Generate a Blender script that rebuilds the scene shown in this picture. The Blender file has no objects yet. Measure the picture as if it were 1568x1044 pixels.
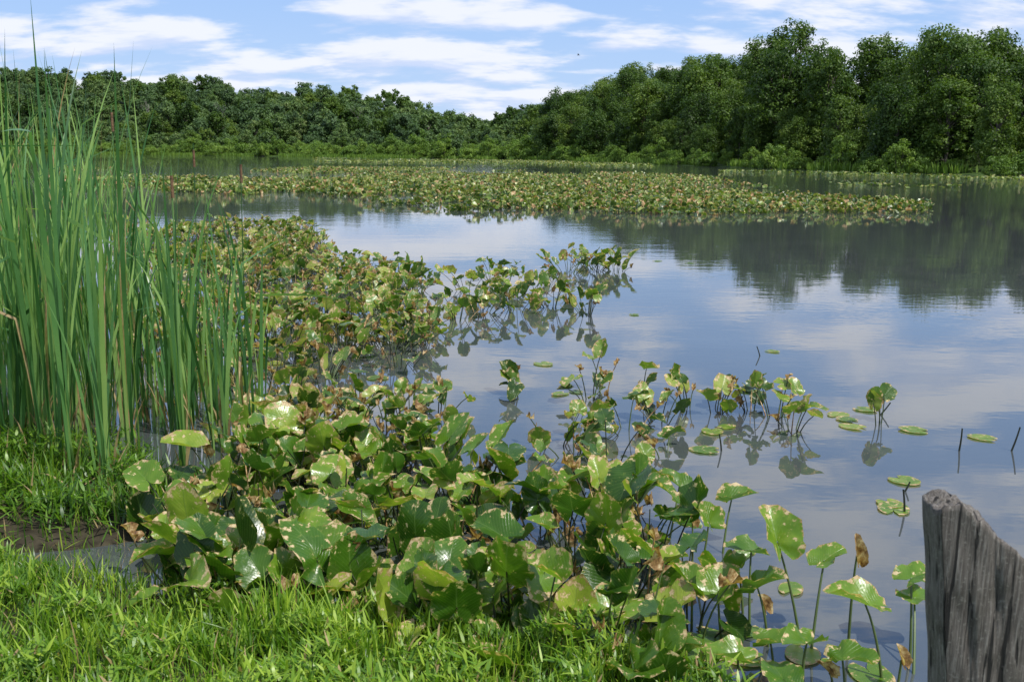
import bpy, math, numpy as np
from mathutils import Vector, Matrix
rng=np.random.default_rng(7)
U=lambda a,b,n=None: rng.uniform(a,b,n)
sc=bpy.context.scene
# ------------------------------------------------------------------ camera
CH=2.0; FPX=1524.0; CX,CY=784.0,522.0
pit=math.radians(10.7); rol=math.radians(0.5)
fwd=np.array([0,math.cos(pit),-math.sin(pit)]); r0=np.array([1.,0,0]); u0=np.array([0,math.sin(pit),math.cos(pit)])
rt=r0*math.cos(rol)+u0*math.sin(rol); up=-r0*math.sin(rol)+u0*math.cos(rol)
cam=bpy.data.cameras.new("camera"); co=bpy.data.objects.new("camera",cam); sc.collection.objects.link(co)
cam.lens=35; cam.sensor_width=36; cam.clip_start=0.05; cam.clip_end=6000
co.matrix_world=Matrix(((rt[0],up[0],-fwd[0],0),(rt[1],up[1],-fwd[1],0),(rt[2],up[2],-fwd[2],CH),(0,0,0,1)))
cam.dof.use_dof=True; cam.dof.focus_distance=8; cam.dof.aperture_fstop=9
sc.camera=co
def P(u,v,z=0.0):
    "survey helper: where the sight line through a photo point meets the level z"
    d=fwd*FPX+rt*(u-CX)+up*(CY-v); t=(z-CH)/d[2]
    return np.array([0,0,CH])+t*d
# ------------------------------------------------------------------ mesh helpers
class M:
    def __init__(s): s.V=[];s.F=[];s.m=[];s.T=[];s.L=[];s.n=0
    def add(s,V,F,mi=0,T=None,L=None):
        V=np.asarray(V,float).reshape(-1,3);F=np.asarray(F,int).reshape(-1,4)
        s.V.append(V);s.F.append(F+s.n);s.m.append(np.full(len(F),mi));s.n+=len(V)
        s.T.append(np.zeros((len(V),3)) if T is None else np.asarray(T).reshape(-1,3))
        s.L.append(np.zeros((len(V),3)) if L is None else np.asarray(L).reshape(-1,3))
    def mesh(s,name,mats,smooth=True):
        V=np.concatenate(s.V);F=np.concatenate(s.F);mi=np.concatenate(s.m)
        me=bpy.data.meshes.new(name)
        me.vertices.add(len(V)); me.vertices.foreach_set('co',V.astype(np.float32).ravel())
        me.loops.add(F.size); me.loops.foreach_set('vertex_index',F.astype(np.int32).ravel())
        me.polygons.add(len(F)); me.polygons.foreach_set('loop_start',np.arange(0,F.size,4,dtype=np.int32))
        for m in mats: me.materials.append(m)
        me.polygons.foreach_set('material_index',mi.astype(np.int32))
        me.polygons.foreach_set('use_smooth',np.full(len(F),smooth))
        a=me.attributes.new('tint','FLOAT_VECTOR','POINT'); a.data.foreach_set('vector',np.concatenate(s.T).astype(np.float32).ravel())
        a=me.attributes.new('luv','FLOAT_VECTOR','POINT'); a.data.foreach_set('vector',np.concatenate(s.L).astype(np.float32).ravel())
        me.update(calc_edges=True)
        return me
    def obj(s,name,mats,smooth=True):
        o=bpy.data.objects.new(name,s.mesh(name,mats,smooth)); sc.collection.objects.link(o); return o
def grid_faces(N,a,b):
    "N copies of an a x b vertex grid"
    i=np.arange(a-1)[:,None]*b+np.arange(b-1)[None,:]
    q=np.stack([i,i+1,i+b+1,i+b],-1).reshape(-1,4)
    return (np.arange(N)[:,None,None]*(a*b)+q[None]).reshape(-1,4)
def A(x,n): return np.broadcast_to(np.asarray(x,float),(n,)).copy()
def leaves(m,pos,L,yaw,pitch,roll,fold,droop,wave,rnd,dead,nA=22,nR=5,mi=0,wd=None):
    n=len(pos)
    th=np.radians(np.linspace(-172,172,nA))
    rr=np.interp(np.abs(np.degrees(th)),[0,8,20,45,70,90,120,145,160,172],[1.05,1.0,.94,.81,.70,.65,.625,.63,.57,.20])
    S=np.linspace(0.03,1,nR)
    X=(S[:,None]*(rr*np.sin(th))[None]).ravel();Y=(S[:,None]*(rr*np.cos(th))[None]).ravel()
    SS=np.repeat(S,nA);TH=np.tile(th,nR)
    L,yaw,pitch,roll,fold,droop,wave,rnd,dead=[A(q,n)[:,None] for q in (L,yaw,pitch,roll,fold,droop,wave,rnd,dead)]
    ph=U(0,6.28,(n,1)); w=U(.82,1.12,(n,1)) if wd is None else A(wd,n)[:,None]
    k=rng.integers(3,7,(n,1))
    rag=1+.05*SS**3*np.sin(7*TH+ph*3)*(wave>.02)
    x=X*w*np.cos(fold*.9)*rag;y=(Y+0*x)*rag
    z=np.sin(fold)*np.abs(X)-droop*Y*np.abs(Y)+wave*np.sin(k*TH+ph)*SS**2+wave*.5*np.sin(11*TH+2*ph)*SS**4
    x,y,z=x*L,y*L,z*L
    c,s=np.cos(roll),np.sin(roll); x,z=x*c+z*s,-x*s+z*c
    c,s=np.cos(pitch),np.sin(pitch); y,z=y*c-z*s,y*s+z*c
    c,s=np.cos(yaw),np.sin(yaw); x,y=x*c-y*s,x*s+y*c
    V=np.stack([x,y,z],-1)+np.asarray(pos)[:,None,:]
    T=np.stack([rnd+0*x,SS+0*x,dead+0*x],-1); Lu=np.stack([X+0*x,Y+0*x,ph+0*x],-1)
    m.add(V,grid_faces(n,nR,nA),mi,T,Lu)
def tubes(m,P0,P1,P2,ra,rb,seg=5,side=5,mi=1,rnd=None,dead=0):
    P0,P1,P2=[np.asarray(q,float) for q in (P0,P1,P2)]; n=len(P0)
    t=np.linspace(0,1,seg+1)[None,:,None]
    C=(1-t)**2*P0[:,None]+2*t*(1-t)*P1[:,None]+t*t*P2[:,None]
    T=P2-P0; T/=np.linalg.norm(T,axis=1)[:,None]+1e-9
    ref=np.where(np.abs(T[:,2:3])>.8,np.array([[1.,0,0]]),np.array([[0,0,1.]]))
    e1=np.cross(T,ref); e1/=np.linalg.norm(e1,axis=1)[:,None]; e2=np.cross(T,e1)
    an=np.linspace(0,2*np.pi,side+1)
    R=(A(ra,n)[:,None]*(1-t[...,0])+A(rb,n)[:,None]*t[...,0])
    V=C[:,:,None,:]+R[:,:,None,None]*(np.cos(an)[None,None,:,None]*e1[:,None,None]+np.sin(an)[None,None,:,None]*e2[:,None,None])
    rnd=U(0,1,n) if rnd is None else rnd
    o=np.ones((n,seg+1,side+1))
    TT=np.stack([rnd[:,None,None]*o,t.reshape(1,-1,1)*o,A(dead,n)[:,None,None]*o],-1)
    m.add(V,grid_faces(n,seg+1,side+1),mi,TT)
def ribbons(m,P0,az,L,w,lean,curve,tw0,tw1,rnd,dead,seg=8,prof='grass',mi=0,kink=None):
    P0=np.asarray(P0,float);n=len(P0)
    az,L,w,lean,curve,tw0,tw1,rnd,dead=[A(q,n)[:,None] for q in (az,L,w,lean,curve,tw0,tw1,rnd,dead)]
    t=np.linspace(0,1,seg+1)[None]
    ph=lean+curve*t**2.2
    if kink is not None: 
        ka,kt=kink; ph=ph+A(ka,n)[:,None]*(t>A(kt,n)[:,None])
    dl=L/seg
    hx=np.concatenate([np.zeros((n,1)),np.cumsum(np.sin(ph[:,:-1])*dl,1)],1)
    hz=np.concatenate([np.zeros((n,1)),np.cumsum(np.cos(ph[:,:-1])*dl,1)],1)
    h=np.stack([np.cos(az),np.sin(az),0*az],-1); sd=np.stack([-np.sin(az),np.cos(az),0*az],-1); zz=np.array([0,0,1.])
    C=P0[:,None]+hx[...,None]*h+hz[...,None]*zz
    nv=np.cos(ph)[...,None]*h-np.sin(ph)[...,None]*zz
    tw=tw0+(tw1-tw0)*t
    sv=np.cos(tw)[...,None]*sd+np.sin(tw)[...,None]*nv
    if prof=='grass': W=np.minimum(1,.45+2.2*t)*(1-t**2.5)
    else: W=np.minimum(1,.75+.8*t)*(1-np.clip((t-.55)/.45,0,1)**1.6)
    W=w*W+.0004
    V=np.stack([C-sv*W[...,None]/2,C+sv*W[...,None]/2],2)
    o=np.ones((n,seg+1,2))
    T=np.stack([rnd[:,:,None]*o,t[:,:,None]*o,dead[:,:,None]*o],-1)
    m.add(V,grid_faces(n,seg+1,2),mi,T,np.stack([o*0+np.array([-1,1]),t[:,:,None]*o,o],-1))
def inpoly(x,y,poly):
    ins=np.zeros(x.shape,bool); n=len(poly)
    for i in range(n):
        x1,y1=poly[i][:2];x2,y2=poly[(i+1)%n][:2]
        c=((y1>y)!=(y2>y))&(x<(x2-x1)*(y-y1)/((y2-y1) if y2!=y1 else 1e-9)+x1)
        ins^=c
    return ins
def sdf(x,y,poly):
    d=np.full(x.shape,1e9)
    for i in range(len(poly)):
        a=np.array(poly[i][:2]);b=np.array(poly[(i+1)%len(poly)][:2]);ab=b-a
        t=np.clip(((x-a[0])*ab[0]+(y-a[1])*ab[1])/(ab@ab+1e-12),0,1)
        d=np.minimum(d,np.hypot(x-a[0]-t*ab[0],y-a[1]-t*ab[1]))
    return np.where(inpoly(x,y,poly),d,-d)
def scatter(poly,dens,cap=200000):
    p=np.array([q[:2] for q in poly]);lo,hi=p.min(0),p.max(0)
    n=int(min(cap,dens*np.prod(hi-lo)));q=U(0,1,(n,2))*(hi-lo)+lo
    return q[inpoly(q[:,0],q[:,1],poly)]
def pw(pts,z=0): return [P(u,v,z) for u,v in pts]
def vnoise(x,y,s,seed=0):
    "cheap smooth value noise"
    r=np.random.default_rng(seed);tab=r.random((64,64))
    x=x/s;y=y/s;xi=np.floor(x).astype(int);yi=np.floor(y).astype(int);fx=x-xi;fy=y-yi
    fx=fx*fx*(3-2*fx);fy=fy*fy*(3-2*fy);g=lambda a,b:tab[a%64,b%64]
    return (g(xi,yi)*(1-fx)+g(xi+1,yi)*fx)*(1-fy)+(g(xi,yi+1)*(1-fx)+g(xi+1,yi+1)*fx)*fy
# ------------------------------------------------------------------ node helpers
def newmat(name):
    m=bpy.data.materials.new(name);m.use_nodes=True;nt=m.node_tree;nt.nodes.clear();return m,nt
class N:
    def __init__(s,nt): s.nt=nt
    def __call__(s,typ,ins=None,**kw):
        n=s.nt.nodes.new(typ)
        for k,v in kw.items(): setattr(n,k,v)
        for k,v in (ins or {}).items():
            if isinstance(v,bpy.types.NodeSocket): s.nt.links.new(v,n.inputs[k])
            else: n.inputs[k].default_value=v
        return n
    def math(s,op,a,b=0.0,c=0.0,clamp=False):
        n=s('ShaderNodeMath',{0:a,1:b,2:c},operation=op);n.use_clamp=clamp;return n.outputs[0]
    def mix(s,f,a,b,bt='MIX'):
        n=s('ShaderNodeMix',data_type='RGBA',blend_type=bt);n.clamp_factor=True
        for k,v in ((0,f),(6,a),(7,b)):
            if isinstance(v,bpy.types.NodeSocket): s.nt.links.new(v,n.inputs[k])
            else: n.inputs[k].default_value=v
        return n.outputs[2]
    def ramp(s,f,st):
        n=s('ShaderNodeValToRGB',{0:f});e=n.color_ramp.elements
        while len(e)<len(st): e.new(.5)
        for i,(p,c) in enumerate(st):
            e[i].position=p;e[i].color=(*c,1) if len(c)==3 else c
        return n.outputs[0]
    def sstep(s,v,a,b):
        n=s('ShaderNodeMapRange',{0:v,1:a,2:b,3:0.0,4:1.0},interpolation_type='SMOOTHSTEP');return n.outputs[0]
def C(r,g,b): return (r,g,b,1)
def leafmat(name,cols,browns,spot=0.0,rough=.35,transl=.3,veins=False,nscale=9.0,spec=.5,obrand=0.0):
    m,nt=newmat(name);n=N(nt)
    at=n('ShaderNodeAttribute',attribute_name='tint');sp=n('ShaderNodeSeparateXYZ',{0:at.outputs['Vector']})
    geo=n('ShaderNodeNewGeometry');rnd,edge,dead=sp.outputs
    no=n('ShaderNodeTexNoise',{'Vector':geo.outputs['Position'],'Scale':nscale,'Detail':3.0}).outputs['Fac']
    f=n.math('ADD',rnd,n.math('MULTIPLY',n.math('SUBTRACT',no,.5),.5))
    if obrand:
        oi=n('ShaderNodeObjectInfo');f=n.math('ADD',n.math('MULTIPLY',f,1-obrand),n.math('MULTIPLY',oi.outputs['Random'],obrand))
    col=n.ramp(f,cols)
    if veins:
        lu=n('ShaderNodeAttribute',attribute_name='luv');ls=n('ShaderNodeSeparateXYZ',{0:lu.outputs['Vector']})
        ax=n.math('ABSOLUTE',ls.outputs[0])
        vv=n.math('SUBTRACT',n.math('MULTIPLY',ls.outputs[1],55.0),n.math('MULTIPLY',n.math('POWER',ax,.8),52.0))
        vn=n.math('POWER',n.math('ABSOLUTE',n.math('SINE',n.math('MULTIPLY',vv,.5))),6.0)
        mid=n.math('SUBTRACT',1.0,n.sstep(ax,.005,.03))
        vn=n.math('SUBTRACT',1.0,vn); 
        vein=n.math('MAXIMUM',n.math('MULTIPLY',n.math('SUBTRACT',1.0,n.sstep(vn,.0,.5)),.45),mid)
        col=n.mix(n.math('MULTIPLY',vein,.35),col,C(.17,.26,.07))
        hgt=n.math('MULTIPLY',vein,-.0012)
    n2=n('ShaderNodeTexNoise',{'Vector':geo.outputs['Position'],'Scale':nscale*2.3,'Detail':4.0,'Roughness':.65}).outputs['Fac']
    br=n.ramp(n2,browns)
    if spot:
        q=n.math('ADD',n2,n.math('MULTIPLY',n.math('POWER',edge,4.0),.16))
        q=n.math('ADD',q,n.math('MULTIPLY',n.math('SUBTRACT',rnd,.5),.10))
        k=n.sstep(q,.74-spot,.78-spot)
        halo=n.sstep(q,.66-spot,.76-spot)
        col=n.mix(n.math('MULTIPLY',halo,.4),col,C(.26,.30,.05))
        k=n.math('MAXIMUM',k,n.sstep(dead,.4,.6))
    else: k=n.sstep(dead,.4,.6)
    col=n.mix(k,col,br)
    bs={'Base Color':col,'Roughness':n.math('ADD',rough,n.math('MULTIPLY',k,.35)),'Specular IOR Level':spec}
    if veins:
        bmp=n('ShaderNodeBump',{'Height':n.math('ADD',hgt,n.math('MULTIPLY',no,.008)),'Distance':1.0,'Strength':.8});bs['Normal']=bmp.outputs[0]
    pb=n('ShaderNodeBsdfPrincipled',bs)
    tc=n.mix(1.0,col,C(1.5,1.6,.6),'MULTIPLY')
    tr=n('ShaderNodeBsdfTranslucent',{'Color':tc})
    mx=n('ShaderNodeMixShader',{0:transl,1:pb.outputs[0],2:tr.outputs[0]})
    n('ShaderNodeOutputMaterial',{0:mx.outputs[0]});return m
TAN=[(.35,(.10,.045,.015)),(.5,(.34,.20,.08)),(.65,(.66,.52,.30))]
lily=leafmat('lily_leaf',[(.0,(.016,.052,.004)),(.4,(.050,.132,.008)),(.8,(.135,.245,.018)),(1.0,(.31,.39,.05))],TAN,spot=.09,rough=.28,transl=.34,veins=True,nscale=13.)
lilymid=leafmat('lily_leaf_mid',[(.0,(.018,.052,.005)),(.4,(.062,.138,.010)),(.8,(.155,.25,.024)),(1.0,(.33,.38,.08))],TAN,spot=.115,rough=.30,transl=.33,veins=True,nscale=12.)
lilyfar=leafmat('lily_leaf_far',[(.0,(.022,.058,.006)),(.4,(.07,.13,.012)),(.8,(.165,.24,.03)),(1.0,(.33,.37,.10))],TAN,spot=.085,rough=.36,transl=.25,nscale=4.)
stem=leafmat('lily_stem',[(.0,(.012,.014,.006)),(.5,(.03,.045,.012)),(1.0,(.08,.12,.03))],TAN,rough=.4,transl=.0)
cat=leafmat('cattail_leaf',[(.0,(.035,.11,.03)),(.5,(.11,.25,.08)),(1.0,(.27,.41,.12))],[(.3,(.2,.12,.05)),(.7,(.55,.42,.22))],rough=.34,transl=.38,nscale=3.)
grassm=leafmat('grass_blade',[(.0,(.03,.09,.008)),(.5,(.125,.25,.018)),(1.0,(.34,.46,.05))],[(.3,(.2,.12,.05)),(.7,(.55,.42,.22))],rough=.4,transl=.4,nscale=2.)
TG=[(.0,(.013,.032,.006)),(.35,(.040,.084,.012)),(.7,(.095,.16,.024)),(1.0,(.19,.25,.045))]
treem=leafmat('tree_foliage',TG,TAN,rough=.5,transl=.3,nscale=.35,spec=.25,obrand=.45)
hillhazem=leafmat('hill_foliage_haze_tint',[(.0,(.040,.074,.036)),(.4,(.072,.13,.044)),(.75,(.12,.19,.05)),(1.0,(.22,.26,.10))],TAN,rough=.55,transl=.25,nscale=.25,spec=.25,obrand=.5)  # distance haze painted into the leaf colours: paler, greyer greens than tree_foliage
shrubm=leafmat('shrub_foliage',[(.0,(.05,.10,.015)),(.5,(.12,.21,.028)),(1.0,(.22,.31,.05))],TAN,rough=.5,transl=.3,nscale=.5,spec=.3,obrand=.35)
def simple(name,c1,c2,scale,rough=.8,stretch=(1,1,1),bump=.01):
    m,nt=newmat(name);n=N(nt);tc=n('ShaderNodeTexCoord');mp=n('ShaderNodeMapping',{'Vector':tc.outputs['Object'],'Scale':stretch})
    no=n('ShaderNodeTexNoise',{'Vector':mp.outputs[0],'Scale':scale,'Detail':6.0}).outputs['Fac']
    col=n.ramp(no,[(.35,c1),(.65,c2)])
    b=n('ShaderNodeBump',{'Height':no,'Distance':bump})
    pb=n('ShaderNodeBsdfPrincipled',{'Base Color':col,'Roughness':rough,'Normal':b.outputs[0]});n('ShaderNodeOutputMaterial',{0:pb.outputs[0]})
    return m
bark=simple('bark',(.05,.042,.032),(.16,.14,.11),3,stretch=(3,3,.6),bump=.05)
deadbark=simple('dead_bark',(.18,.16,.13),(.35,.32,.28),3)
catbrown=simple('cattail_spike',(.09,.045,.02),(.16,.09,.04),40)
# ------------------------------------------------------------------ terrain
SH=np.array([(-2500,700),(-700,430),(-300,405),(-202,400),(-143,380),(-66,340),(-16,300),(10.6,250),(30,190),(43,130),(54.5,108),(72,92),(150,70),(400,60),(2500,50)],float)
def inland(x,y):
    ys=np.interp(x,SH[:,0],SH[:,1]); e=1.0
    s=(np.interp(x+e,SH[:,0],SH[:,1])-np.interp(x-e,SH[:,0],SH[:,1]))/(2*e)
    w=(vnoise(x,y,14,3)-.5)*8
    return (y-ys)/np.sqrt(1+np.minimum(s*s,12))+w
def ss(v,a,b): t=np.clip((v-a)/(b-a),0,1);return t*t*(3-2*t)
bank=pw([(-300,865),(0,880),(120,895),(260,930),(450,940),(600,945),(800,980),(950,1012),(1080,1052)])+[np.array(q) for q in [(1.0,2.9,0),(1.7,2.5,0),(3,2.0,0),(8,.5,0),(30,-2,0),(400,-20,0),(400,-900,0),(-900,-900,0),(-900,3,0),(-12,4.5,0)]]
mound=pw([(-400,640),(-50,655),(110,690),(230,720),(285,765),(235,815),(120,835),(0,840),(-300,840)])
def height(x,y):
    x=np.asarray(x,float);y=np.asarray(y,float)
    d=inland(x,y)
    hm=np.interp(x,[-300,-200,-140,-66,-16,6,25,45,62,100],[31,28,22,15,4,5,10,10,5,3])
    z=np.clip(d*.12,-1,.5)+hm*ss(d,6,np.where(x<0,125,45))+(d>20)*(vnoise(x,y,40,5)-.5)*3*ss(d,20,60)
    b=sdf(x,y,bank);mo=sdf(x,y,mound)
    n=vnoise(x,y,.35,9)*.05
    zb=np.where(b>0,.02+.11*np.minimum(b,2.6)**.9,b*.45)+n
    zm=np.where(mo>0,.02+np.minimum(mo,.4)*.15,mo*.45)+n
    return np.maximum(z,np.clip(np.maximum(zb,zm),-1,9))
def axis(segs):
    a=[]
    for s,e,st in segs: a+=list(np.arange(s,e,st))
    return np.array(a+[segs[-1][1]])
gx=axis([(-3000,-700,230),(-700,-320,38),(-320,-9,8),(-9,5,.13),(5,12,1.),(12,140,7),(140,500,40),(500,3000,250)])
gy=axis([(-900,-20,110),(-20,0,2.),(0,9,.13),(9,50,6),(50,480,7),(480,900,60),(900,4000,310)])
X,Y=np.meshgrid(gx,gy,indexing='ij');Z=height(X,Y)
m=M();m.add(np.stack([X,Y,Z],-1),grid_faces(1,len(gx),len(gy)))
gm,nt=newmat('ground_soil');n=N(nt);geo=n('ShaderNodeNewGeometry')
no=n('ShaderNodeTexNoise',{'Vector':geo.outputs['Position'],'Scale':1.3,'Detail':8.0}).outputs['Fac']
nf=n('ShaderNodeTexNoise',{'Vector':geo.outputs['Position'],'Scale':14.0,'Detail':6.0}).outputs['Fac']
mud=n.ramp(nf,[(.35,(.018,.015,.009)),(.65,(.055,.046,.028))]);gr=n.ramp(nf,[(.3,(.03,.06,.012)),(.7,(.07,.12,.025))])
spz=n('ShaderNodeSeparateXYZ',{0:geo.outputs['Position']})
col=n.mix(n.math('MULTIPLY',n.sstep(no,.38,.5),n.sstep(spz.outputs[2],.09,.16)),mud,gr)
nl_=n('ShaderNodeTexNoise',{'Vector':geo.outputs['Position'],'Scale':.5,'Detail':6.0}).outputs['Fac']
under=n.ramp(nl_,[(.38,(.012,.028,.006)),(.62,(.075,.125,.025))])
col=n.mix(n.sstep(spz.outputs[1],60,100),col,under)
b=n('ShaderNodeBump',{'Height':nf,'Distance':.02})
pb=n('ShaderNodeBsdfPrincipled',{'Base Color':col,'Roughness':.75,'Specular IOR Level':.15,'Normal':b.outputs[0]});n('ShaderNodeOutputMaterial',{0:pb.outputs[0]})
m.obj('ground',[gm])
# ------------------------------------------------------------------ water
wx=3000;m=M();m.add([(-wx,-800,0),(wx,-800,0),(wx,3500,0),(-wx,3500,0)],[(0,1,2,3)])
wm,nt=newmat('water');n=N(nt);geo=n('ShaderNodeNewGeometry');pos=geo.outputs['Position']
def wn(sx,sy,scale,det=3.0,dist=0.0):
    mp=n('ShaderNodeMapping',{'Vector':pos,'Scale':(sx,sy,1)});return n('ShaderNodeTexNoise',{'Vector':mp.outputs[0],'Scale':scale,'Detail':det,'Distortion':dist}).outputs['Fac']
spx=n('ShaderNodeSeparateXYZ',{0:pos})
patch=n.sstep(wn(.35,1,.06,3.),.46,.60)
farm=n.sstep(spx.outputs[1],32.,60.)
amp=n.math('ADD',n.math('MULTIPLY',patch,.0006),.0004)
amp=n.math('ADD',amp,n.math('MULTIPLY',farm,.0045))
h=n.math('ADD',wn(.7,1.6,3.2,2.,.3),n.math('MULTIPLY',wn(.8,1.5,11.,1.),.25))
h=n.math('MULTIPLY',h,n.math('MULTIPLY',amp,1.4))
h=n.math('ADD',h,n.math('MULTIPLY',wn(.45,1.4,.8,1.),.0020))
bmp=n('ShaderNodeBump',{'Height':h,'Distance':1.0,'Strength':1.0})
murk=n.ramp(wn(1,1,.8,5.),[(.3,(.050,.058,.060)),(.7,(.066,.074,.074))])
pb=n('ShaderNodeBsdfPrincipled',{'Base Color':murk,'Roughness':.012,'IOR':1.95,'Normal':bmp.outputs[0]});n('ShaderNodeOutputMaterial',{0:pb.outputs[0]})
m.obj('lake_water',[wm],False)
# ------------------------------------------------------------------ spatterdock plants
def plants(m,centers,nl,spread,hmin,hmax,L=(.14,.21),deadp=.08,res=(22,5),flat=.0,rb=(0,1),stems=True,erect=1.0):
    cs=np.repeat(np.asarray(centers)[:,:2],nl,0);n=len(cs)
    a=U(0,2*np.pi,n);r=spread*np.sqrt(U(.02,1,n))
    h=U(hmin,hmax,n)*(1-.25*r/max(spread,1e-6))
    base=np.stack([cs[:,0]+.25*r*np.cos(a),cs[:,1]+.25*r*np.sin(a),0*a-.12],-1)
    top=np.stack([cs[:,0]+r*np.cos(a),cs[:,1]+r*np.sin(a),h],-1)
    dead=(U(0,1,n)<deadp).astype(float)
    Ls=U(*L,n)*np.where(dead>0,.5,1)
    pitch=np.where(U(0,1,n)<.5,rng.normal(.15,.4,n),rng.normal(.95,.35,n))*erect
    fold=np.abs(rng.normal(.4,.3,n)).clip(0,1.25);fold=np.where(dead>0,1.15,fold)
    leaves(m,top,Ls,a-np.pi/2+rng.normal(0,.7,n),pitch,rng.normal(0,.35,n),fold,rng.normal(.15,.3,n),U(.03,.14,n)+dead*.2,U(*rb,n),dead,*res)
    if stems:
        mid=(base+top)/2;mid[:,2]+=.05;mid[:,:2]=base[:,:2]*.75+top[:,:2]*.25+rng.normal(0,.015,(n,2))
        tubes(m,base,mid,top,.0055,.0035,5,5,1,dead=(U(0,1,n)<.08)*1.)
def pads(m,pts,L=.16):
    n=len(pts);p=np.array([[q[0],q[1],.008] for q in pts])
    leaves(m,p,U(.75,1.2,n)*L,U(0,6.28,n),rng.normal(.02,.02,n),0,.02,0,.012,U(.5,.95,n),0)
# foreground mass
m=M()
pa=pw([(270,700),(400,640),(560,655),(740,665),(900,700),(1010,760),(1070,830),(1110,930),(1120,1000),(1000,975),(800,925),(620,890),(450,880),(290,900),(240,830)],.28)
c=scatter(pa,16);print('fg plants',len(c))
plants(m,c,5,.24,.05,.42,L=(.08,.18),deadp=.18)
c=scatter(pw([(250,880),(450,900),(650,930),(850,960),(1050,1010),(600,960),(300,950)],.1),12)
plants(m,c,3,.15,.08,.2,L=(.10,.17))
c=scatter(pw([(250,790),(400,800),(560,850),(560,960),(280,940)],.2),5)
plants(m,c,4,.2,.12,.36,L=(.15,.21),deadp=.03,rb=(.3,.9))
pads(m,scatter(pw([(700,850),(1000,880),(1150,960),(1200,1040),(1050,1020),(800,940)],0),6),.14)
m.obj('spatterdock_bed',[lily,stem])
# transitional mass to the left middle
m=M()
pb_=pw([(350,600),(430,580),(560,580),(690,620),(700,655),(560,690),(380,700)],.22)
plants(m,scatter(pb_,13),5,.26,.05,.32,L=(.08,.155),deadp=.28)
pc=pw([(190,345),(345,340),(480,340),(500,375),(560,395),(640,410),(640,470),(650,515),(590,545),(480,575),(430,640),(200,640)],.18)
c=scatter(pc,8);k=vnoise(c[:,0],c[:,1],1.2,55);c=c[k>.30];print('mid plants',len(c))
plants(m,c,6,.34,.05,.38,L=(.075,.145),deadp=.3,res=(14,4),rb=(.1,1))
pads(m,scatter(pw([(380,520),(650,520),(700,640),(420,650)],0),1.2),.15)
m.obj('spatterdock_bed',[lilymid,stem])
# separate plants standing in the open water
def clump(u,v,nl,spread=.25,hmin=.12,hmax=.36,**k):
    mm=M();plants(mm,[P(u,v)],nl,spread,hmin,hmax,**k);mm.obj('spatterdock_plant',[lilymid,stem])
for q in [(715,445,10,.45),(755,430,14,.5),(790,475,12,.5),(735,480,12,.5),(700,490,6,.4),(845,470,8,.4),(900,480,10,.35),(820,450,6,.4),(770,455,8,.5),
          (870,420,16,.5),(910,415,17,.5),(945,415,9,.35),(890,405,10,.6),(620,450,10,.5),(600,540,12,.5),(640,520,6,.4),(660,500,6,.4)]:
    clump(q[0],q[1],q[2]+3,q[3],.06,.40,deadp=.25,L=(.09,.16))
for q in [(905,612,6,.22,.46),(925,605,3,.2,.4),(985,605,2,.1,.3),(960,660,7,.3,.26),(1010,650,6,.25,.26),(1055,625,6,.25,.3),(1095,630,8,.28,.3),
          (1150,630,5,.2,.28),(1190,640,8,.28,.36),(1210,660,5,.2,.25),(880,700,8,.3,.3),(930,720,8,.3,.35),(800,605,4,.2,.25),(670,640,5,.25,.3),(1020,700,5,.25,.2),(850,680,7,.3,.25),(960,770,8,.3,.3)]:
    clump(q[0],q[1],q[2]+1,q[3],.05,q[4],L=(.08,.14),deadp=.28)
clump(1346,650,4,.11,.22,.32,L=(.08,.11),deadp=0)
# hand-placed right foreground leaves (blade, stalk)
def single(u,v,h,base,L,yaw,pitch,fold=.4,roll=0,dead=0,rnd=.6):
    mm=M();t=P(u,v,h);b=P(*base);b[2]=-.1
    leaves(mm,[t],L,yaw,pitch,roll,fold,.15,.09,rnd,dead,26,6)
    mid=(t+b)/2+np.array([U(-.03,.03),0,.06]);tubes(mm,[b],[mid],[t],.007,.004,7,6,1,rnd=np.array([.9]))
    mm.obj('spatterdock_plant',[lily,stem])
for q in [(1190,830,.42,(1232,985),.17,.3,.9,.9),(1262,858,.34,(1240,1000),.11,-1.2,.5,.4),(1312,850,.4,(1300,985),.09,.1,1.2,1.2,0,1),
          (1325,925,.3,(1355,1040),.16,1.3,.35,.5),(1395,885,.3,(1395,1010),.12,-1.0,.3,.3),(1400,915,.22,(1400,1044),.13,-1.5,.1,.2),
          (1120,765,.25,(1105,850),.14,-1.7,.35,.7),(1150,845,.3,(1150,960),.13,1.8,.3,.5),(1085,800,.3,(1060,900),.13,.4,.6,.7),
          (1100,905,.2,(1110,980),.15,-.6,.6,.7),(1235,985,.2,(1235,1060),.13,2.2,.3,.6),(1290,1010,.15,(1300,1075),.13,-2.,.3,.5),
          (1160,900,.25,(1180,990),.14,-2.2,.7,.6),(1040,745,.25,(1020,830),.14,1.0,.5,.6),(1200,1040,.12,(1200,1080),.13,.2,.2,.3),(1380,1010,.12,(1370,1060),.06,.5,1.2,1.,0,1),
          (1170,930,.15,(1180,970),.06,.5,1.,1.1,0,1),(1060,800,.2,(1060,870),.06,.5,1.,1.1,0,1),(1270,1030,.1,(1270,1060),.06,.9,.6,1.1,0,1),(1130,1010,.12,(1130,1050),.14,1.5,.3,.6),
          (1130,870,.2,(1140,940),.12,-.9,.5,.8),(1060,900,.2,(1060,960),.14,.9,.7,.8),(1180,985,.12,(1190,1020),.12,-1.9,.3,.6)]:
    single(*q,rnd=U(.35,.8)) if len(q)<9 else single(*q)
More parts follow.
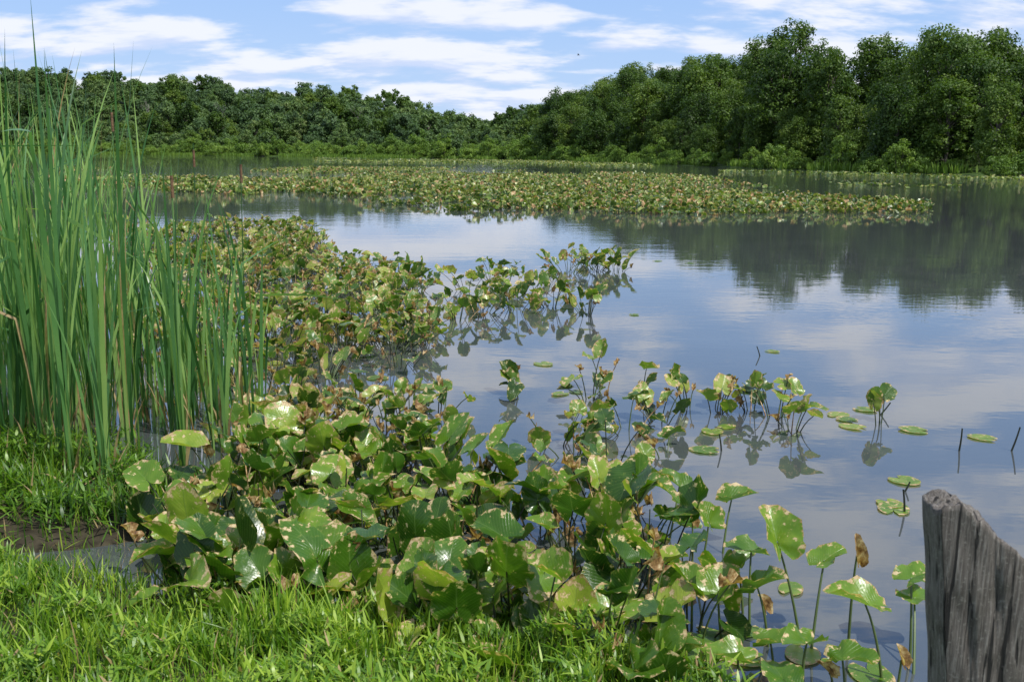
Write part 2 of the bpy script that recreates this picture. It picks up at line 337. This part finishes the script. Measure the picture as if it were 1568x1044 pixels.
m=M();pads(m,[P(*q) for q in [(1283,637),(1320,627),(1310,655),(1300,644),(1405,660),(1380,735),(1368,782),(1360,770),(1510,672),(970,482),(860,603),(880,600),(830,557),(1180,538),(1110,655),(1090,660),(1005,400),(1055,403),(1210,905)]],.12)
pads(m,[P(*q) for q in [(1230,1000),(1330,1030),(1150,1010),(1080,975),(1010,945),(640,470),(560,520),(1085,690),(1150,600)]],.13)
m.obj('floating_lily_pads',[lily,stem])
# bare stalks
m=M()
for (b,t,zt) in [((1467,690),(1470,662),.16),((1545,690),(1558,665),.17),((1378,752),(1392,785),.06),((1385,785),(1380,752),.14),((1165,545),(1158,524),.1),((1105,690),(1100,660),.12),((1340,635),(1362,628),.1)]:
    p0=P(*b);p0[2]=-.05;p2=P(b[0]+(t[0]-b[0]),b[1],0);p2[2]=zt
    tubes(m,[p0],[(p0+p2)/2+[.01,0,0]],[p2],.007,.005,4,6,1,rnd=np.array([0.1]))
c=scatter(pa,18);c2=scatter(pc,5);c=np.concatenate([c,c2]);n_=len(c)
b_=np.stack([c[:,0],c[:,1],0*c[:,0]-.05],-1);t_=b_+np.stack([rng.normal(0,.12,n_),rng.normal(0,.12,n_),U(.1,.4,n_)],-1)
tubes(m,b_,(b_+t_)/2+rng.normal(0,.02,(n_,3)),t_,.005,.003,4,5,1,rnd=U(0,.3,n_))
m.obj('dead_plant_stalks',[lily,stem])
# far bed of spatterdock
m=M()
far=[(60,285),(300,293),(500,296),(640,315),(760,322),(850,325),(1000,322),(1100,321),(1200,318),(1430,320),(1420,308),(1250,298),(1150,293),(1060,287),(1190,280),(1200,276),(1100,270),(1000,265),(900,260),(700,256),(500,255),(350,255),(60,257)]
fw=[p[:2] for p in pw(far,.2)]
q=scatter(fw,28,700000)
d=q[:,1]
keep=U(0,1,len(q))<np.clip((38/d)**1.5,0,1)
q=q[keep];d=q[:,1]
k=.7*vnoise(q[:,0],q[:,1]/1.6,7,21)+.4*vnoise(q[:,0],q[:,1]/1.5,1.6,22)
k2=.7*vnoise(q[:,0]/16,q[:,1]/16,1,23)+.35*vnoise(q[:,0]/6,q[:,1]/9,1,24)
mixd=np.clip((d-42)/25,0,1);k=k*(1-mixd)+k2*mixd
e=sdf(q[:,0],q[:,1],fw)
q=q[(k>.37+.08*mixd+U(-.04,.04,len(q))+.25*np.clip(1-e/1.5,0,1))];d=q[:,1];n_=len(q);print('far leaves',n_)
hz=vnoise(q[:,0],q[:,1],1.1,91)
p=np.stack([q[:,0],q[:,1],(.02+U(.0,.5,n_)*hz)*np.clip(60/d,.55,1)],-1)
sc_=np.clip((d/38)**.3,1,1.6)
nearm=d<60
for msk,res in ((nearm,(11,3)),(~nearm,(8,2))):
    c_=msk.sum()
    leaves(m,p[msk],U(.10,.17,c_)*sc_[msk],U(0,6.28,c_),rng.normal(.5,.55,c_),rng.normal(0,.4,c_),np.abs(rng.normal(.4,.3,c_)),.1,.09,np.clip(U(-.1,.8,c_)+.4*(hz[msk]-.3),0,1),(U(0,1,c_)<.10)*1.,*res)
b=p[nearm].copy();b[:,2]=-.05;tubes(m,b,(b+p[nearm])/2+rng.normal(0,.02,b.shape),p[nearm],.007,.005,1,3,1)
m.obj('spatterdock_bed',[lilyfar,stem])
# thin belts of pads further out and scattered islands to the right
m=M()
def belt(pts,dens,thr,L,cap=30000,sx=14,sy=5,hz=.18):
    poly=[P(*t,.1)[:2] for t in pts];q=scatter(poly,dens,cap)
    k=vnoise(q[:,0]/sx*5,q[:,1]/sy*5,5,31)
    q=q[k>thr+U(-.05,.05,len(q))];n=len(q);print('belt',n)
    leaves(m,np.stack([q[:,0],q[:,1],U(.01,hz,n)],-1),U(*L,n),U(0,6.28,n),rng.normal(.3,.4,n),0,.3,.1,.05,U(0,.9,n),0,8,2)
belt([(480,249),(480,242),(850,247),(1000,252),(1000,256),(850,252)],2.2,.45,(.25,.4),sx=20,sy=20)
belt([(1100,261),(1300,264),(1600,273),(1600,276),(1300,267),(1100,263)],4,.5,(.2,.3),sx=16,sy=4)
belt([(1150,281),(1300,280),(1480,284),(1450,289),(1300,287),(1150,287)],5,.68,(.16,.25),sx=4,sy=3)
m.obj('distant_lily_pads',[lilyfar,stem])
# ------------------------------------------------------------------ cattails
m=M()
def shoots(poly_px,dens,hfun,mm=m,vmax=99):
    q=scatter([p[:2] for p in pw(poly_px)],dens)
    for (x,y) in q:
        H=hfun(x,y)
        nb=rng.integers(5,9);a=U(0,2*np.pi);L=U(.5,1.05,nb)*H
        p0=np.stack([x+rng.normal(0,.025,nb),y+rng.normal(0,.025,nb),np.full(nb,-.05)],-1)
        az=a+np.where(rng.random(nb)<.5,0,np.pi)+rng.normal(0,.5,nb)
        kk=np.where(rng.random(nb)<.12,U(.6,1.9,nb),0)
        ribbons(mm,p0,az,L,U(.014,.028,nb),np.abs(rng.normal(.07,.06,nb)),np.abs(rng.normal(.25,.3,nb)),U(-1.5,1.5,nb),U(-2,2,nb),np.clip(U(-.1,1.1,nb),0,1),(U(0,1,nb)<.04)*1.,14,'cat',0,(kk,U(.5,.85,nb)))
        k=3;ribbons(mm,p0[:k],az[:k]+1,U(.2,.6,k),.014,.15,.5,0,1,U(0,1,k),1.,5,'cat')
    return q
def hf(x,y):
    u=x/y
    return np.interp(u,[-.62,-.50,-.42,-.37,-.33,-.27,-.24],[2.85,2.85,2.8,2.45,2.2,1.9,1.5])*U(.68,1.05)
cq=shoots([(-200,640),(40,590),(190,580),(215,700),(170,770),(0,730),(-160,740)],22,hf)
cq2=shoots([(180,600),(300,610),(395,600),(405,650),(350,700),(300,740),(190,720)],12,hf)
cq3=shoots([(-250,470),(60,460),(200,470),(250,600),(-200,620)],5,hf)
print('shoots',len(cq),len(cq2),len(cq3))
for i,(x,y,H) in enumerate([(cq2[0][0],cq2[0][1],1.95),(cq[0][0],cq[0][1],2.2),(cq[3][0],cq[3][1],2.3),(cq2[2][0],cq2[2][1],2.05),(cq2[5][0],cq2[5][1],1.9)]):
    b_=np.array([[x,y,0.]]);t_=b_+[[.03,0,H]];tubes(m,b_,(b_+t_)/2,t_,.005,.003,4,6,0)
    s0=t_-[[0,0,.18]];tubes(m,s0,s0+[[0,0,.06]],s0+[[0,0,.13]],.010,.009,4,8,1)
m.obj('cattail_reeds',[cat,catbrown])
# ------------------------------------------------------------------ grass
m=M()
def grass(q,L,w,tall=None,dead=.03,lean=.45,curve=.9,seg=5,rb=(0,1)):
    n=len(q);z=height(q[:,0],q[:,1])-.01
    ribbons(m,np.stack([q[:,0],q[:,1],z],-1),U(0,6.28,n),U(*L,n),U(*w,n),np.abs(rng.normal(0,lean,n)),U(-.1,curve,n),U(-1,1,n),U(-1,1,n),U(*rb,n),(U(0,1,n)<dead)*1.,seg)
bp=[b[:2] for b in bank[:11]]+[(3,1.4),(-7,1.4)]
q=scatter(bp,2200);k=vnoise(q[:,0],q[:,1],.3,41);e=sdf(q[:,0],q[:,1],bank);k2=(k+.6*np.clip(e,-.3,.6)>.36)
q=q[k2];print('grass',len(q))
grass(q,(.06,.17),(.004,.010),lean=.6,curve=1.2)
q=scatter(bp,5600);q=q[vnoise(q[:,0],q[:,1],.22,43)>.36];n_=len(q);cl=vnoise(q[:,0],q[:,1],.16,47)
ribbons(m,np.stack([q[:,0],q[:,1],height(q[:,0],q[:,1])+U(.0,.20,n_)*cl],-1),U(0,6.28,n_),U(.03,.085,n_),U(.007,.014,n_),U(.3,1.4,n_),U(0,.9,n_),U(-.5,.5,n_),U(-.5,.5,n_),U(-.1,.5,n_)+.55*cl,(U(0,1,n_)<.03)*1.,4)
mq=scatter([p[:2] for p in mound],1100);mq=mq[(mq[:,0]>-6)];mq=mq[sdf(mq[:,0],mq[:,1],mound)>.0];mq=mq[vnoise(mq[:,0],mq[:,1],.3,61)>.4]
grass(mq,(.08,.26),(.006,.012),lean=.6,curve=1.3,rb=(0,.7),dead=.08)
n_=len(mq)*2;q=np.repeat(mq,2,0)+rng.normal(0,.07,(n_,2));cl=vnoise(q[:,0],q[:,1],.2,49)
ribbons(m,np.stack([q[:,0],q[:,1],height(q[:,0],q[:,1])+U(.0,.26,n_)*cl],-1),U(0,6.28,n_),U(.04,.10,n_),U(.009,.018,n_),U(.5,1.5,n_),U(0,.9,n_),U(-.5,.5,n_),U(-.5,.5,n_),U(-.15,.4,n_)+.4*cl,0,4)
q=scatter([P(*t)[:2] for t in [(250,905),(450,905),(700,925),(950,985),(1090,1030),(1100,1060),(800,1000),(400,960),(240,940)]],500)
grass(q,(.06,.18),(.004,.009))
q=scatter([P(*t)[:2] for t in [(-50,825),(120,820),(240,810),(260,910),(0,905),(-60,890)]],400)
grass(q,(.05,.18),(.004,.009),dead=.25)
for (u,v,cn,Hh) in [(430,985,70,.34),(395,1000,50,.3),(500,1010,60,.3),(470,950,40,.26),(560,1030,40,.25),(1010,1040,30,.18),(330,1020,40,.22),(690,985,35,.2),(60,1000,40,.22),(200,960,40,.2),(820,1020,30,.2),(540,970,40,.26),(610,990,40,.22),(120,1030,40,.24),(260,1000,40,.24),(750,1030,40,.22),(900,1035,30,.2)]:
    c0=P(u,v,.1);q=c0[None,:2]+rng.normal(0,.06,(cn,2))
    grass(q,(Hh*.5,Hh*1.0),(.005,.011),lean=.35,curve=1.1,seg=7,rb=(.3,1.))
m.obj('shore_grass',[grassm])
# ------------------------------------------------------------------ trees
def crown(m,rs,H,th,R,ncl,nl,ls,mi=0,flat=.85,lob=.24):
    tt=rs.uniform(0,1,ncl)
    a=rs.uniform(0,2*np.pi,ncl);p1,p2=rs.uniform(0,6.28,2)
    env=R*np.sqrt(np.clip(1-(np.abs(tt-.36)/.69)**2.3,.03,1))*(1+lob*np.sin(2*a+p1+3*tt)+lob*.6*np.sin(3*a+p2-4*tt))
    r=env*rs.uniform(.2,1,ncl)**.5*.80
    top=1+.10*np.sin(2*a+p2)
    c=np.stack([r*np.cos(a),r*np.sin(a),th+(H-th)*(tt*.88)*top+rs.normal(0,.3,ncl)],-1)
    cr=R*rs.uniform(.13,.31,ncl)
    n=ncl*nl;ci=np.repeat(np.arange(ncl),nl)
    d=rs.normal(0,1,(n,3));d/=np.linalg.norm(d,axis=1)[:,None]
    rad=cr[ci]*rs.uniform(.5,1.18,n)
    p=c[ci]+d*rad[:,None]*np.array([1,1,flat])
    nn=d*.7+rs.normal(0,.5,(n,3))+np.array([0,0,.45]);nn/=np.linalg.norm(nn,axis=1)[:,None]
    t=np.cross(nn,rs.normal(0,1,(n,3)));t/=np.linalg.norm(t,axis=1)[:,None];b=np.cross(nn,t)
    s=ls*rs.uniform(.6,1.4,(n,1))
    V=np.stack([p-t*s*.5,p+b*s*.33-t*s*.05,p+t*s*.55+nn*s*.12,p-b*s*.36+t*s*.1],1)
    T=np.zeros((n,4,3));T[...,0]=(rs.uniform(.0,1.,ncl)[ci]*.65+rs.uniform(0,.35,n))[:,None]
    m.add(V,np.arange(n*4).reshape(-1,4),mi,T)
    return c,cr
def tree_mesh(name,seed,H,R,th,ncl,nl,ls,fol):
    rs=np.random.default_rng(seed);m=M()
    c,cr=crown(m,rs,H,th,R,ncl,nl,ls,0)
    b=rs.normal(0,.3,2);top=np.array([b[0],b[1],H*.8])
    tubes(m,[[0,0,-1]],[[b[0]*1.5,-b[1],H*.4]],[top],H*.017,.05,8,8,1)
    idx=rs.choice(ncl,min(ncl,20),replace=False)
    P2=c[idx];s=np.clip((P2[:,2]-th)/(H-th)*.6+.12,.1,.9)[:,None]
    P0=np.concatenate([b[None]*s*1.1,0*s+P2[:,2:3]*.62+.3],1);P1=(P0+P2)/2;P1[:,2]-=.3
    tubes(m,P0,P1,P2,H*.007,.03,4,5,1)
    return m.mesh(name,[fol,bark],False)
TM=[tree_mesh('tree_a',1,15,5.0,1.2,125,90,.38,treem),tree_mesh('tree_b',2,16,4.6,1.6,120,90,.36,treem),tree_mesh('tree_c',3,13.,5.6,1.2,130,90,.38,treem),
    tree_mesh('tree_d',4,17,5.2,2.0,130,90,.38,treem),tree_mesh('tree_e',5,14,4.2,1.0,110,90,.35,treem),tree_mesh('tree_f',6,11.5,4.8,.8,110,90,.38,treem)]
HM=[tree_mesh('hill_tree_a',21,13,5.6,.8,85,50,.78,hillhazem),tree_mesh('hill_tree_b',22,14,5.2,.8,85,50,.78,hillhazem),tree_mesh('hill_tree_c',23,11.,5.8,.5,85,50,.78,hillhazem),
    tree_mesh('hill_tree_d',24,15,4.8,1.0,80,50,.75,treem),tree_mesh('hill_tree_e',25,12,4.8,.6,80,50,.75,hillhazem)]
def shrub_mesh(name,seed,H,R):
    rs=np.random.default_rng(seed);m=M();c,cr=crown(m,rs,H,.2,R,40,90,.26,0,.8)
    tubes(m,np.zeros((8,3))-[0,0,.3],c[:8]*.4,c[:8],.05,.02,4,5,1);return m.mesh(name,[shrubm,bark],False)
SM=[shrub_mesh('shrub_a',11,3.2,2.6),shrub_mesh('shrub_b',12,2.4,2.4),shrub_mesh('shrub_c',13,4.5,2.6)]
def deadtree(name,seed,H):
    rs=np.random.default_rng(seed);m=M()
    def br(p,d,L,r,k):
        e=p+d*L;tubes(m,[p],[(p+e)/2+rs.normal(0,.05*L,3)],[e],r,r*.55,4,5,0)
        if k==0:return
        for i in range(3 if k>1 else 4):
            nd=d+rs.normal(0,.4,3)+[0,0,.25];nd/=np.linalg.norm(nd);br(p+d*L*rs.uniform(.55,1),nd,L*rs.uniform(.45,.7),r*.5,k-1)
    br(np.array([0,0,-1.]),np.array([0,0,1.]),H*.5,H*.010,4);return m.mesh(name,[deadbark],True)
DM=[deadtree('dead_a',5,14),deadtree('dead_b',8,15)]
def empty(name):
    o=bpy.data.objects.new(name,None);sc.collection.objects.link(o);return o
def put(par,me,x,y,s,sz=1,nm='tree'):
    o=bpy.data.objects.new(nm,me);sc.collection.objects.link(o);o.parent=par
    o.location=(x,y,float(height(np.array([x]),np.array([y]))[0])-.1);o.scale=(s*U(.9,1.15),s*U(.9,1.15),s*sz);o.rotation_euler=(rng.normal(0,.04),rng.normal(0,.04),U(0,6.28))
fr=empty('distant_forest')
def trow(cnt,xr,yr,dmin,dmax,mind,sr,meshes,nm,vis=.62):
    got=[];tries=0
    while len(got)<cnt and tries<cnt*70:
        tries+=1;x=U(*xr);y=U(*yr)
        if abs(x)/y>vis: continue
        d=float(inland(np.array([x]),np.array([y]))[0])
        if not(dmin<d<dmax):continue
        if any((x-a)**2+(y-b)**2<mind**2 for a,b in got):continue
        f=1.0 if x<45 else .9
        got.append((x,y));put(fr,meshes[rng.integers(len(meshes))],x,y,U(*sr)*f,U(.82,1.15),nm)
    print(nm,len(got))
trow(60,(8,140),(60,300),3,14,4.5,(.4,.95),TM,'tree')
trow(90,(8,150),(60,320),12,50,5.2,(.75,1.28),TM,'tree')
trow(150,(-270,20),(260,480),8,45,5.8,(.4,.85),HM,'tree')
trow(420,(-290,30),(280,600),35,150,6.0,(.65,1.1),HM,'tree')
trow(90,(8,140),(60,290),-.5,4,2.4,(.5,1.0),SM,'shrub')
trow(220,(-270,20),(240,440),0,14,3.2,(.8,1.6),SM,'shrub')
for (x,y,s) in [(64,121,1.1),(-120,420,1.1),(-60,390,1.),(-160,445,1.1)]: put(fr,DM[rng.integers(2)],x,y,s,1,'dead_tree')
# marsh grass at the foot of the far wood
m=M()
xs=U(-280,60,26000);ys=np.interp(xs,SH[:,0],SH[:,1])+U(-6,5,26000)*np.where(xs<0,1,.3);kk=vnoise(xs,ys,12,77)>.35
xs,ys=xs[kk],ys[kk];n_=len(xs)
ribbons(m,np.stack([xs,ys,np.maximum(height(xs,ys),-.05)],-1),U(0,6.28,n_),U(.6,1.5,n_),U(.15,.3,n_),U(0,.4,n_),U(0,.5,n_),0,.5,U(.2,.9,n_),0,3)
m.obj('marsh_grass',[shrubm])
# ------------------------------------------------------------------ wooden post
def post():
    W,D=.24,.15;t0=P(1436,772,1.32)
    x0,y0=t0[0],t0[1];zb=float(height(np.array([x0]),np.array([y0]))[0])-.2
    m=M();ns=26;nz=90
    a=np.linspace(0,1,ns*4+1)
    pts=[]
    for t in a[:-1]:
        s=t*4;k=int(s);f=s-k
        pts.append([(f,0),(1,f),(1-f,1),(0,1-f)][k])
    pts=np.array(pts+[pts[0]]);px=(pts[:,0])*W;py=(pts[:,1])*D
    cx,cy=W/2,D/2
    sx=(px-cx)/cx;sy=(py-cy)/cy
    rn=1-.07*np.clip(np.abs(sx*sy),0,1)**3
    px=cx+(px-cx)*rn;py=cy+(py-cy)*rn
    topf=lambda X_,Y_: 1.318-np.clip(X_-.045,0,1)*.88-np.clip(.02-X_,0,.02)*.9-.12*np.clip(Y_,0,1)
    top=topf(px,py)
    rs=np.random.default_rng(3)
    gro=np.interp(np.arange(len(px)),np.arange(0,len(px)+3,3),rs.uniform(-1,1,len(np.arange(0,len(px)+3,3))))*.0018
    cr=np.zeros(len(px))
    for c_ in (6,12,19,60,88): cr[c_]=-.008
    T=np.linspace(0,1,nz)[:,None]
    zz=zb+(top[None]-zb)*T
    wob=.0012*np.sin(zz*31+px*70)+gro+cr*(.5+.5*np.sin(zz*9+px*90))
    ox=np.clip(sx*1.0,-1,1);oy=np.clip(sy,-1,1)
    Vx=px[None]+ox*wob;Vy=py[None]+oy*wob
    zz=zz.copy();jag=vnoise(px*1.,py*1.,.012,6)*.012;zz[-1]+=jag-.004;zz[-2]+=jag*.5
    side=np.stack([Vx,Vy,zz],-1)
    last=side[-1];cen=last.mean(0)
    caps=[]
    for k in np.linspace(.04,1,12):
        r=last*(1-k)+cen*k;r=r.copy();r[:,2]=last[:,2]*(1-k)+topf(r[:,0],r[:,1])*k+.003*np.sin(r[:,0]*300)*(k<.9)+.002*np.sin(r[:,1]*500);caps.append(r)
    allr=np.concatenate([side,np.array(caps)],0)
    ang=math.radians(-8);c,s=math.cos(ang),math.sin(ang)
    x=allr[...,0]*c-allr[...,1]*s;y=allr[...,0]*s+allr[...,1]*c;z=allr[...,2]
    x=x+(1.318-z)*math.tan(math.radians(6.5))   # the old post leans to the left
    m.add(np.stack([x+x0,y+y0,z],-1),grid_faces(1,allr.shape[0],allr.shape[1]))
    pm,nt=newmat('weathered_wood');n=N(nt);geo=n('ShaderNodeNewGeometry')
    mp=n('ShaderNodeMapping',{'Vector':geo.outputs['Position'],'Rotation':(0,math.radians(6.5),0),'Scale':(1,1,.04)})
    g1=n('ShaderNodeTexNoise',{'Vector':mp.outputs[0],'Scale':210.,'Detail':6.,'Roughness':.7,'Distortion':.3}).outputs['Fac']
    g2=n('ShaderNodeTexNoise',{'Vector':mp.outputs[0],'Scale':46.,'Detail':4.,'Distortion':.5}).outputs['Fac']
    g3=n('ShaderNodeTexNoise',{'Vector':geo.outputs['Position'],'Scale':14.,'Detail':6.}).outputs['Fac']
    g4=n('ShaderNodeTexNoise',{'Vector':geo.outputs['Position'],'Scale':160.,'Detail':4.}).outputs['Fac']
    col=n.ramp(g1,[(.3,(.045,.038,.032)),(.5,(.115,.10,.085)),(.7,(.27,.25,.22))])
    col=n.mix(n.math('MULTIPLY',n.sstep(g3,.5,.7),.6),col,C(.05,.045,.03))
    col=n.mix(n.math('MULTIPLY',n.sstep(g4,.58,.7),.5),col,C(.30,.29,.25))
    crk=n.math('SUBTRACT',1.0,n.sstep(g2,.385,.42));col=n.mix(n.math('MULTIPLY',crk,.95),col,C(.008,.007,.006))
    hh=n.math('SUBTRACT',n.math('MULTIPLY',g1,.004),n.math('MULTIPLY',crk,.008))
    b=n('ShaderNodeBump',{'Height':hh,'Distance':1.,'Strength':1.})
    pb=n('ShaderNodeBsdfPrincipled',{'Base Color':col,'Roughness':.85,'Normal':b.outputs[0]});n('ShaderNodeOutputMaterial',{0:pb.outputs[0]})
    m.obj('wooden_fence_post',[pm])
post()
# ------------------------------------------------------------------ bird
m=M()
d=fwd*FPX+rt*(886-CX)+up*(CY-85);bp_=np.array([0,0,CH])+d/d[1]*75
tubes(m,[bp_+[-.10,0,0]],[bp_+[0,0,.01]],[bp_+[.10,0,0]],.028,.012,4,6,0)
m.add([bp_+[.05,0,0],bp_+[-.04,0,0],bp_+[-.08,.2,.09],bp_+[-.03,.22,.1]],[(0,1,2,3)],0)
m.add([bp_+[.05,0,0],bp_+[-.04,0,0],bp_+[-.08,-.2,.09],bp_+[-.03,-.22,.1]],[(0,1,2,3)],0)
bm=simple('bird_feathers',(.02,.02,.025),(.05,.05,.05),30)
m.obj('bird',[bm])
# ------------------------------------------------------------------ light
SA,SE=math.radians(128),math.radians(57)
s=Vector((math.sin(SA)*math.cos(SE),math.cos(SA)*math.cos(SE),math.sin(SE)))
l=bpy.data.lights.new('sun','SUN');l.energy=5.0;l.angle=math.radians(.5);l.color=(1,.965,.90)
lo=bpy.data.objects.new('sun',l);sc.collection.objects.link(lo);lo.rotation_euler=s.to_track_quat('Z','Y').to_euler()
w=bpy.data.worlds.new("World");sc.world=w;w.use_nodes=True;nt=w.node_tree;nt.nodes.clear();n=N(nt)
sky=n('ShaderNodeTexSky',sky_type='NISHITA');sky.sun_disc=False;sky.sun_elevation=SE;sky.sun_rotation=SA;sky.air_density=1.0;sky.dust_density=.6;sky.ozone_density=2.0
tc=n('ShaderNodeTexCoord');sp=n('ShaderNodeSeparateXYZ',{0:tc.outputs['Generated']})
zc=n.math('ADD',n.math('MAXIMUM',sp.outputs[2],0.0),.24)
cv=n('ShaderNodeCombineXYZ',{0:n.math('DIVIDE',sp.outputs[0],zc),1:n.math('MULTIPLY',n.math('DIVIDE',sp.outputs[1],zc),1.7),2:1.3})
c1=n('ShaderNodeTexNoise',{'Vector':cv.outputs[0],'Scale':2.8,'Detail':9.,'Roughness':.54,'Distortion':.05}).outputs['Fac']
cm=n.sstep(c1,.41,.575)
cv2=n('ShaderNodeVectorMath',{0:cv.outputs[0],1:(.05,-.14,.03)},operation='ADD')
c2=n('ShaderNodeTexNoise',{'Vector':cv2.outputs[0],'Scale':2.8,'Detail':5.,'Roughness':.52,'Distortion':.05}).outputs['Fac']
shd=n.sstep(n.math('SUBTRACT',c1,c2),-.10,.08)
ccol=n.mix(shd,C(4.7,5.4,7.1),C(6.9,7.0,7.5))
blue=n.ramp(sp.outputs[2],[(0.0,(.52,.69,.98)),(.16,(.36,.57,.98)),(.6,(.15,.32,.76))])
blue=n.mix(1.0,blue,C(7.2,7.2,7.2),'MULTIPLY')
skyc=n.mix(.85,sky.outputs[0],blue)
colr=n.mix(n.math('MULTIPLY',cm,.86),skyc,ccol)
bg=n('ShaderNodeBackground',{0:colr,1:.14});n('ShaderNodeOutputWorld',{0:bg.outputs[0]})
sc.view_settings.view_transform='Standard';sc.view_settings.look='None';sc.view_settings.exposure=0
